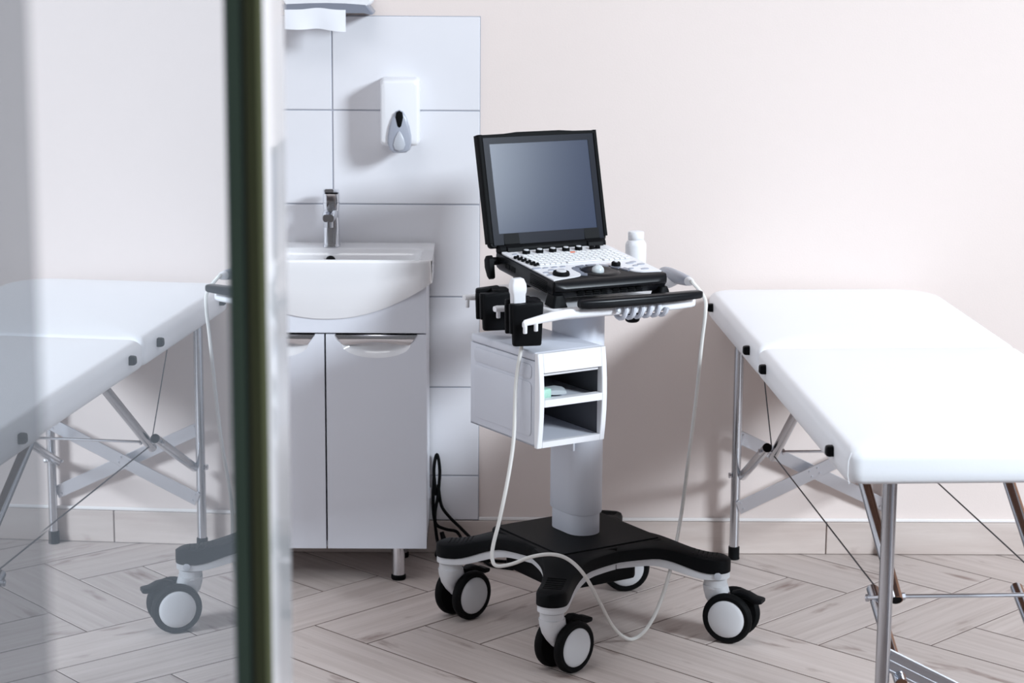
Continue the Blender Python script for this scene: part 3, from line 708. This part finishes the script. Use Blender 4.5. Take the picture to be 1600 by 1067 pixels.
# hinge bar and hinges
g = G(); g.cyl((.006, .302, .048), (.306, .302, .048), .0125, n=16, bev=.002); g.obj('hinge_bar', M_BLACK, us)
LT = Tm((0, .308, .052), 0, -20)
lid = G(LT).rings([[(p[0], y_, p[1]) for p in rrect(-.014+e_, .316-e_, .0+e_, .280-e_, (.014, .014, .01, .01), 4)] for y_, e_ in ((-.003, .002), (.0, 0), (.012, 0), (.018, .004), (.021, .012))]).obj('lid', M_BLACK, us)
# rubber corner guards on the two long edges
for x0_, x1_ in ((-.0175, -.004), (.307, .3185)):
    g = G(LT); g.rings([[(p[0], p[1], z_) for p in rrect(x0_, x1_, -.0085, .018, .004, 3)] for z_ in (.012, .03, .25, .281)]).obj('edge_guard', M_RUBBER, lid)
g = G(LT); g.rings([[(x_, y_, z_) for y_, z_ in ((-.008, .273), (.015, .273), (.015, .283+dz), (-.008, .281+dz))] for x_, dz in ((-.0165, -.004), (-.012, -.001), (.055, .0), (.09, .003), (.21, .003), (.25, .0), (.31, -.001), (.317, -.004))]).obj('top_guard', M_RUBBER, lid)
bz = G(LT); 
def frame_ring(g, x0, x1, z0, z1, X0, X1, Z0, Z1, y0, y1, y2):
    o_ = [(x0, z0), (x1, z0), (x1, z1), (x0, z1)]; i_ = [(X0, Z0), (X1, Z0), (X1, Z1), (X0, Z1)]
    g.rings([[(p[0], y0, p[1]) for p in o_], [(p[0], y1, p[1]) for p in o_], [(p[0], y1, p[1]) for p in i_], [(p[0], y2, p[1]) for p in i_]], False, False)
frame_ring(bz, -.0035, .3065, .006, .273, .013, .291, .034, .257, 0, -.0065, -.001)
bz.obj('bezel', M_BEZEL, lid)
G(LT).bx(.0125, .2915, -.0052, -.0012, .0335, .2575).obj('screen', M_SCREEN, lid)
for xx in (.046, .273):
    g = G(); g.rings([[(xx+q_, p[0], p[1]) for p in ((.281, .044), (.292, .036), (.308, .036), (.315, .046), (.3145, .06), (.321, .083), (.3135, .086), (.303, .062), (.286, .056))] for q_ in (-.021, -.019, .019, .021)]).obj('hinge', M_BLACK, us)
# carry-handle arm at the left rear and latch
g = G(); g.rings([[(x_, p[0], p[1]) for p in ((.268+q_, -.012+q_), (.276, -.017+q_), (.288-q_, -.012+q_), (.302-q_, .008), (.306-q_, .026), (.300-q_*.5, .036-q_), (.290, .040-q_), (.280+q_, .034-q_), (.274+q_, .014))] for x_, q_ in ((-.030, .003), (-.028, .0), (-.016, .0), (-.014, .003))])
g.cyl((-.016, .292, .024), (.004, .292, .024), .010, n=14); g.obj('carry_handle', M_BLACK, us)
# dock feet
for (xa, xb) in ((-.006, .032), (.285, .317)):
    g = G(); g.rings([[(p[0], p[1], z_) for p in rrect(xa-e_, xb+e_, -.014-e_, .03, .006, 3)] for z_, e_ in ((-.0152, .002), (-.010, .0), (.004, -.003), (.012, -.006))]).obj('dock_foot', M_BLACK, us)
g = G(); g.box((.156, .27, -.02), (.22, .05, .036), .006, 2).obj('dock_support', M_BLACK, us)

# ------------------------------------------------------------------ things on the trolley
def hw(u, v, z): return Vector((CX, CY, 0))+Matrix.Rotation(R(YH), 3, 'Z') @ Vector((u, -v, z))
pr = thing('ultrasound_probe', 'white ultrasound probe standing in the nearer black holder of the trolley', 'probe', hw(-.248, .170, .812), (0, R(-2), R(YH-8)))
rg = [[(p[0], p[1], z_) for p in rrect(-a_, a_, -b_, b_, min(a_, b_)*.38, 4)] for z_, a_, b_ in ((-.04, .006, .006), (-.025, .0145, .012), (-.01, .0150, .0125), (.03, .0155, .013), (.060, .0160, .0135), (.065, .0178, .0150), (.074, .0186, .0154), (.084, .0180, .015), (.093, .0145, .0125), (.0965, .0130, .0115), (.0975, .0105, .0095))]
G().rings(rg).obj('probe_body', M_WPLAST, pr)
p2 = thing('ultrasound_probe', 'grey ultrasound probe with white cable boot lying at the right of the tray', 'probe')
a_, b_ = hw(.276, -.03, .853), hw(.240, .128, .861); d_ = (b_-a_)
T2 = Matrix.Translation(a_) @ d_.to_track_quat('Z', 'Y').to_matrix().to_4x4(); Lp = d_.length
G(T2).lathe([(.006, -.03), (.014, -.026), (.017, -.01), (.018, .03), (.0165, .08), (.0145, .12), (.0125, Lp-.008), (.0105, Lp)], 18).obj('probe_body', M_GREY, p2)
e_ = b_+d_.normalized()*.03
G().tube([b_-d_.normalized()*.004, b_+d_.normalized()*.004, b_+d_.normalized()*.018, e_], [.0095, .0115, .0095, .0062], 14).obj('strain_relief', M_WPLAST, p2)
CABLE = [(0.0692, -0.8322, 0.7750), (0.0692, -0.8322, 0.7520), (0.0563, -0.8322, 0.6584), (0.0526, -0.8422, 0.5379), (0.0411, -0.8522, 0.4477), (0.0206, -0.8622, 0.3415), (0.0059, -0.8722, 0.2820), (0.0031, -0.8822, 0.2506), (0.0137, -0.8922, 0.2349), (0.0496, -0.9000, 0.2421), (0.0937, -0.9350, 0.2701), (0.1408, -0.9500, 0.2810), (0.1793, -0.9550, 0.2704), (0.2151, -0.9600, 0.2366), (0.2517, -0.9300, 0.1651), (0.2867, -0.8600, 0.0821), (0.3197, -0.7800, 0.0245), (0.3489, -0.7400, 0.0043), (0.3800, -0.7350, 0.0289), (0.4104, -0.7300, 0.0877), (0.4411, -0.7100, 0.1870), (0.4759, -0.5541, 0.2725), (0.4882, -0.6041, 0.4496), (0.5010, -0.6041, 0.5787), (0.5095, -0.6141, 0.7086), (0.5169, -0.6141, 0.7877), (0.5154, -0.6041, 0.8238), (0.4858, -0.6100, 0.8628), (0.4818, -0.5945, 0.8620)]
cb_ = G(); cb_.tube(catmull([Vector(p) for p in CABLE], 8), .0046, 8)
tag(cb_.obj('probe_cable', M_CABLE), 'long white cable looping from the probe holder over the trolley foot to the grey probe', 'cable')
bt = thing('gel_bottle', 'white plastic bottle standing on the tray behind the ultrasound machine', 'bottle', (0.3658, -0.3085, 0.8290))
G().lathe([(.022, 0), (.0262, .003), (.0268, .01), (.0268, .078), (.0260, .084), (.0215, .091), (.0200, .093), (.0200, .095)], 28).obj('bottle_body', M_WPLAST, bt)
G().lathe([(.0195, .0955), (.0205, .097), (.0205, .112), (.019, .1145), (.014, .116)], 24).obj('cap', M_WPLAST, bt)
g = HH(); g.lathe([(.024, .812), (.031, .812), (.0315, .829), (.024, .8292)], 24, Tm((.262, .16, 0))).obj('bottle_ring', M_WPLAST, tray)
# packets on the upper shelf of the storage box
cm = Matrix.Translation((CX, CY, 0)) @ Matrix.Rotation(R(YB_), 4, 'Z')
def cw(u, v, z): return cm @ Vector((u, -v, z))
gp = G(Tm(cw(-.211, .165, .6335), YB_+8)); gp.box((0, 0, 0), (.042, .035, .026), .004, 2)
tag(gp.obj('gauze_packet', M_GREEN), 'small green and white packet on the upper shelf of the storage box', 'packet')
fp = G(Tm(cw(-.165, .135, .6288), YB_-20))
fp.rings([[(x_, y_, z_*k_) for y_, z_ in ((-.025, -.004), (0, -.0075), (.025, -.004), (.022, .006), (0, .012), (-.02, .005))] for x_, k_ in ((-.036, .5), (-.03, 1), (-.01, .9), (.012, 1.1), (.03, .8), (.036, .5))])
tag(fp.obj('plastic_pouch', M_CLEAR), 'translucent plastic pouch beside the green packet in the storage box', 'pouch')

# ------------------------------------------------------------------ treatment table
BA = math.degrees(math.atan2(.095, 1.757))
tb = thing('treatment_table', 'white padded folding treatment table on steel tube legs', 'table', (.576, -.028, 0), (0, 0, R(BA)))
def Tb(u, w, z): return (u, -w, z)                     # u right, w forward from the wall end
BW = .614; BZ0, BZ1 = .680, .750
def pad(w0, w1, rad, crown):
    prof = []
    Rb = .022
    prof += [(.012, 0), (.004, .003), (.0, .010)]
    prof += [(0.0, .024), (-.0005, BZ1-BZ0-Rb)]
    for i in range(1, 7):
        a = pi/2*i/6; prof.append((Rb*(1-math.cos(a)), BZ1-BZ0-Rb+Rb*math.sin(a)))
    for k, h_ in ((.05, .0035), (.09, .006), (.15, .008), (.22, .009)): prof.append((k, BZ1-BZ0+h_*crown))
    out = rrect(0, BW, -w1, -w0, rad, 7); rg = []
    cx_, cy_ = BW/2, -(w0+w1)/2; hx, hy = BW/2, (w1-w0)/2
    for ins, z_ in prof:
        rg.append([(cx_+(p[0]-cx_)*(1-ins/hx), cy_+(p[1]-cy_)*(1-ins/hy), BZ0+z_) for p in out])
    return G().rings(rg)
FOLD = .806
rear = pad(0.008, FOLD-.0015, (.12, .06, .018, .018), 1).obj('rear_cushion', M_VINYL, tb, sharp=50)
frontc = pad(FOLD+.0015, 1.792, (.018, .018, .03, .03), 1).obj('front_cushion', M_VINYL, tb, sharp=50)
for c_, ws in ((rear, (.125, .692)), (frontc, (.912, 1.655))):
    for side in (0, 1):
        for w_ in ws:
            xs = -.0005 if side == 0 else BW+.0005; dx = -1 if side == 0 else 1
            g = G(); g.rings([[(xs+dx*d__, -w_+p[0], (.719 if w_ < 1.2 else .714)+p[1]) for p in rrect(-r_, r_, -r_, r_, r_*.35, 3)] for d__, r_ in ((-.004, .0105), (.008, .0105), (.0125, .0095), (.0145, .0065))]).obj('corner_button', M_BLACK, c_)
# welt seam at the nearer corner
g = G(); g.tube([Tb(.003, 1.7925, .684), Tb(-.0005, 1.7925, .70), Tb(.0, 1.793, .728), Tb(.006, 1.789, .744)], .0009, 6).obj('corner_seam', M_VINYL, frontc)
g = G(); g.bx(.05, BW-.05, -FOLD+.004, -.06, BZ0-.018, BZ0+.004, .003, 1).obj('rear_board', M_BROWN, tb)
g = G(); g.bx(.05, BW-.05, -1.62, -FOLD-.004, BZ0-.018, BZ0+.004, .003, 1).obj('front_board', M_BROWN, tb)
U1, U2 = .090, .517; WR, WF = .032, 1.67
def leg(u, w):
    if w > 1: u += .022 if u < .3 else -.022
    g = G(); g.cyl(Tb(u, w, .028), Tb(u, w, BZ0-.005), .0128 if w < 1 else .0142, n=18)
    o = g.obj('leg', M_STEEL, tb)
    G().lathe([(.0155, 0), (.0165, .002), (.0155, .006), (.0155, .034), (.014, .036)], 18, Tm(Tb(u, w, 0))).obj('foot', M_RUBBER, o)
for u in (U1, U2):
    for w in (WR, WF): leg(u, w)
def flat(p0, p1, h, t, m=M_ALU, name='cross_brace', dy=0, ribs=False):
    p0 = Vector(p0); p1 = Vector(p1); d = (p1-p0); L = d.length; mid = (p0+p1)/2; ang = math.atan2(d.z, d.x)
    T = Matrix.Translation(mid) @ Matrix.Rotation(-ang, 4, 'Y')
    g = G(T); g.box((0, 0, 0), (L, t, h), .001, 1)
    if ribs:
        g.box((0, -t*.6, h*.42), (L, t*.7, h*.12), .0006, 1).box((0, -t*.6, -h*.42), (L, t*.7, h*.12), .0006, 1).box((0, -t*.5, 0), (L, t*.5, h*.1), .0006, 1)
    for sx in (-1, 1):
        for sz in (-.25, .25): g.cyl((sx*(L/2-.012), -t*.5, sz*h), (sx*(L/2-.012), -t*.5-.003, sz*h), .0035, n=8)
    if not ribs:
        for sx in (-1, 1): g.cyl((sx*.012, -t*.5, .2*h), (sx*.012, -t*.5-.003, .2*h), .003, n=8).cyl((sx*.012, -t*.5, -.25*h), (sx*.012, -t*.5-.003, -.25*h), .003, n=8)
    return g.obj(name, m, tb)
flat(Tb(U1+.006, WR-.016, .342), Tb(U2-.006, WR-.016, .142), .036, .004)
flat(Tb(U1+.006, WR+.016, .148), Tb(U2-.006, WR+.016, .348), .036, .004)
flat(Tb(U1+.028, WF-.019, .288), Tb(U2-.028, WF-.019, .096), .044, .005, ribs=True)
flat(Tb(U1+.006, WF+.017+.0, .062), Tb(U2-.006, WF+.017, .2), .044, .005) if False else None
def strut(p0, p1, r=.0125, m=M_STEEL, cap=None, half=False):
    g = G(); g.cyl(p0, p1, r, n=16); o = g.obj('strut', m, tb)
    d = (Vector(p1)-Vector(p0)).normalized()
    if half:
        s_ = G(); sh = Vector((.0018, -.001, -.0007)); s_.cyl(Vector(p0)+sh, Vector(p1)+sh, r*.96, n=16); s_.obj('brown_side', M_BROWN, o)  # brown tube shifted sideways, so one side of the strut shows brown
    if cap: G().cyl(Vector(p1)-d*.002, Vector(p1)+d*.0015, r*.93, n=16).obj('end_plug', M_RUBBER, o)
    return o
for s in (0, 1):
    mu = (lambda u: u) if s == 0 else (lambda u: U1+U2-u)
    # rear pair: leg to hub, hub to table
    strut(Tb(mu(U1+.018), WR+.0, .235), Tb(mu(U1+.018), .385, .402), cap=True)
    strut(Tb(mu(U1+.045), .80, .668), Tb(mu(U1+.045), .325, .362), cap=True)
    g = G(); g.cyl(Tb(mu(U1+.0), .36, .385), Tb(mu(U1+.062), .36, .385), .004, n=10, bev=.001)
    for q in (0., .062): g.cyl(Tb(mu(U1+q), .36, .385), Tb(mu(U1+q+.005), .36, .385), .008, n=6)
    g.obj('hub_bolt', M_ALU, tb)
    g = G(); g.cyl(Tb(mu(U1-.017), WR, .237), Tb(mu(U1+.034), WR, .237), .004, n=10); g.cyl(Tb(mu(U1-.02), WR, .237), Tb(mu(U1-.0145), WR, .237), .008, n=6).obj('leg_bolt', M_ALU, tb)
    # front pair
    strut(Tb(mu(U1+.06), WF, .24), Tb(mu(U1+.06), 1.40, .35), half=True)
    fu = U1+.084 if s == 0 else .487
    strut(Tb(mu(U1+.055), 1.08, .668), Tb(fu, 1.513, .362), half=True, cap=True)
    g = G(); h0 = U1+.04 if s == 0 else .465; h1 = U1+.10 if s == 0 else .53
    g.cyl(Tb(h0, 1.43, .34), Tb(h1, 1.49, .362), .004, n=10, bev=.001).cyl(Tb(h0, 1.43, .34), Tb(h0+.006, 1.43, .34), .008, n=6).cyl(Tb(h1, 1.49, .362), Tb(h1+.007, 1.49, .362), .008, n=6)
    g.obj('hub_bolt', M_ALU, tb)
    # wires
    g = G(); g.tube([Tb(mu(U1+.02), .20, .682), Tb(mu(U1+.035), .355, .395)], .0016, 6).obj('wire', M_WIRE, tb)
    g = G(); g.tube([Tb(mu(U1+.04), .37, .375), Tb(U1+.062 if s == 0 else .52, 1.40, .36)], .0019, 6).obj('wire', M_WIRE, tb)
g = G(); g.cyl(Tb(U1+.055, .36, .385), Tb(U2-.055, .36, .385), .0035, n=10).obj('tie_rod', M_ALU, tb)
g = G(); g.cyl(Tb(U1+.10, 1.49, .362), Tb(.50, 1.49, .362), .0045, n=10).obj('tie_rod', M_ALU, tb)
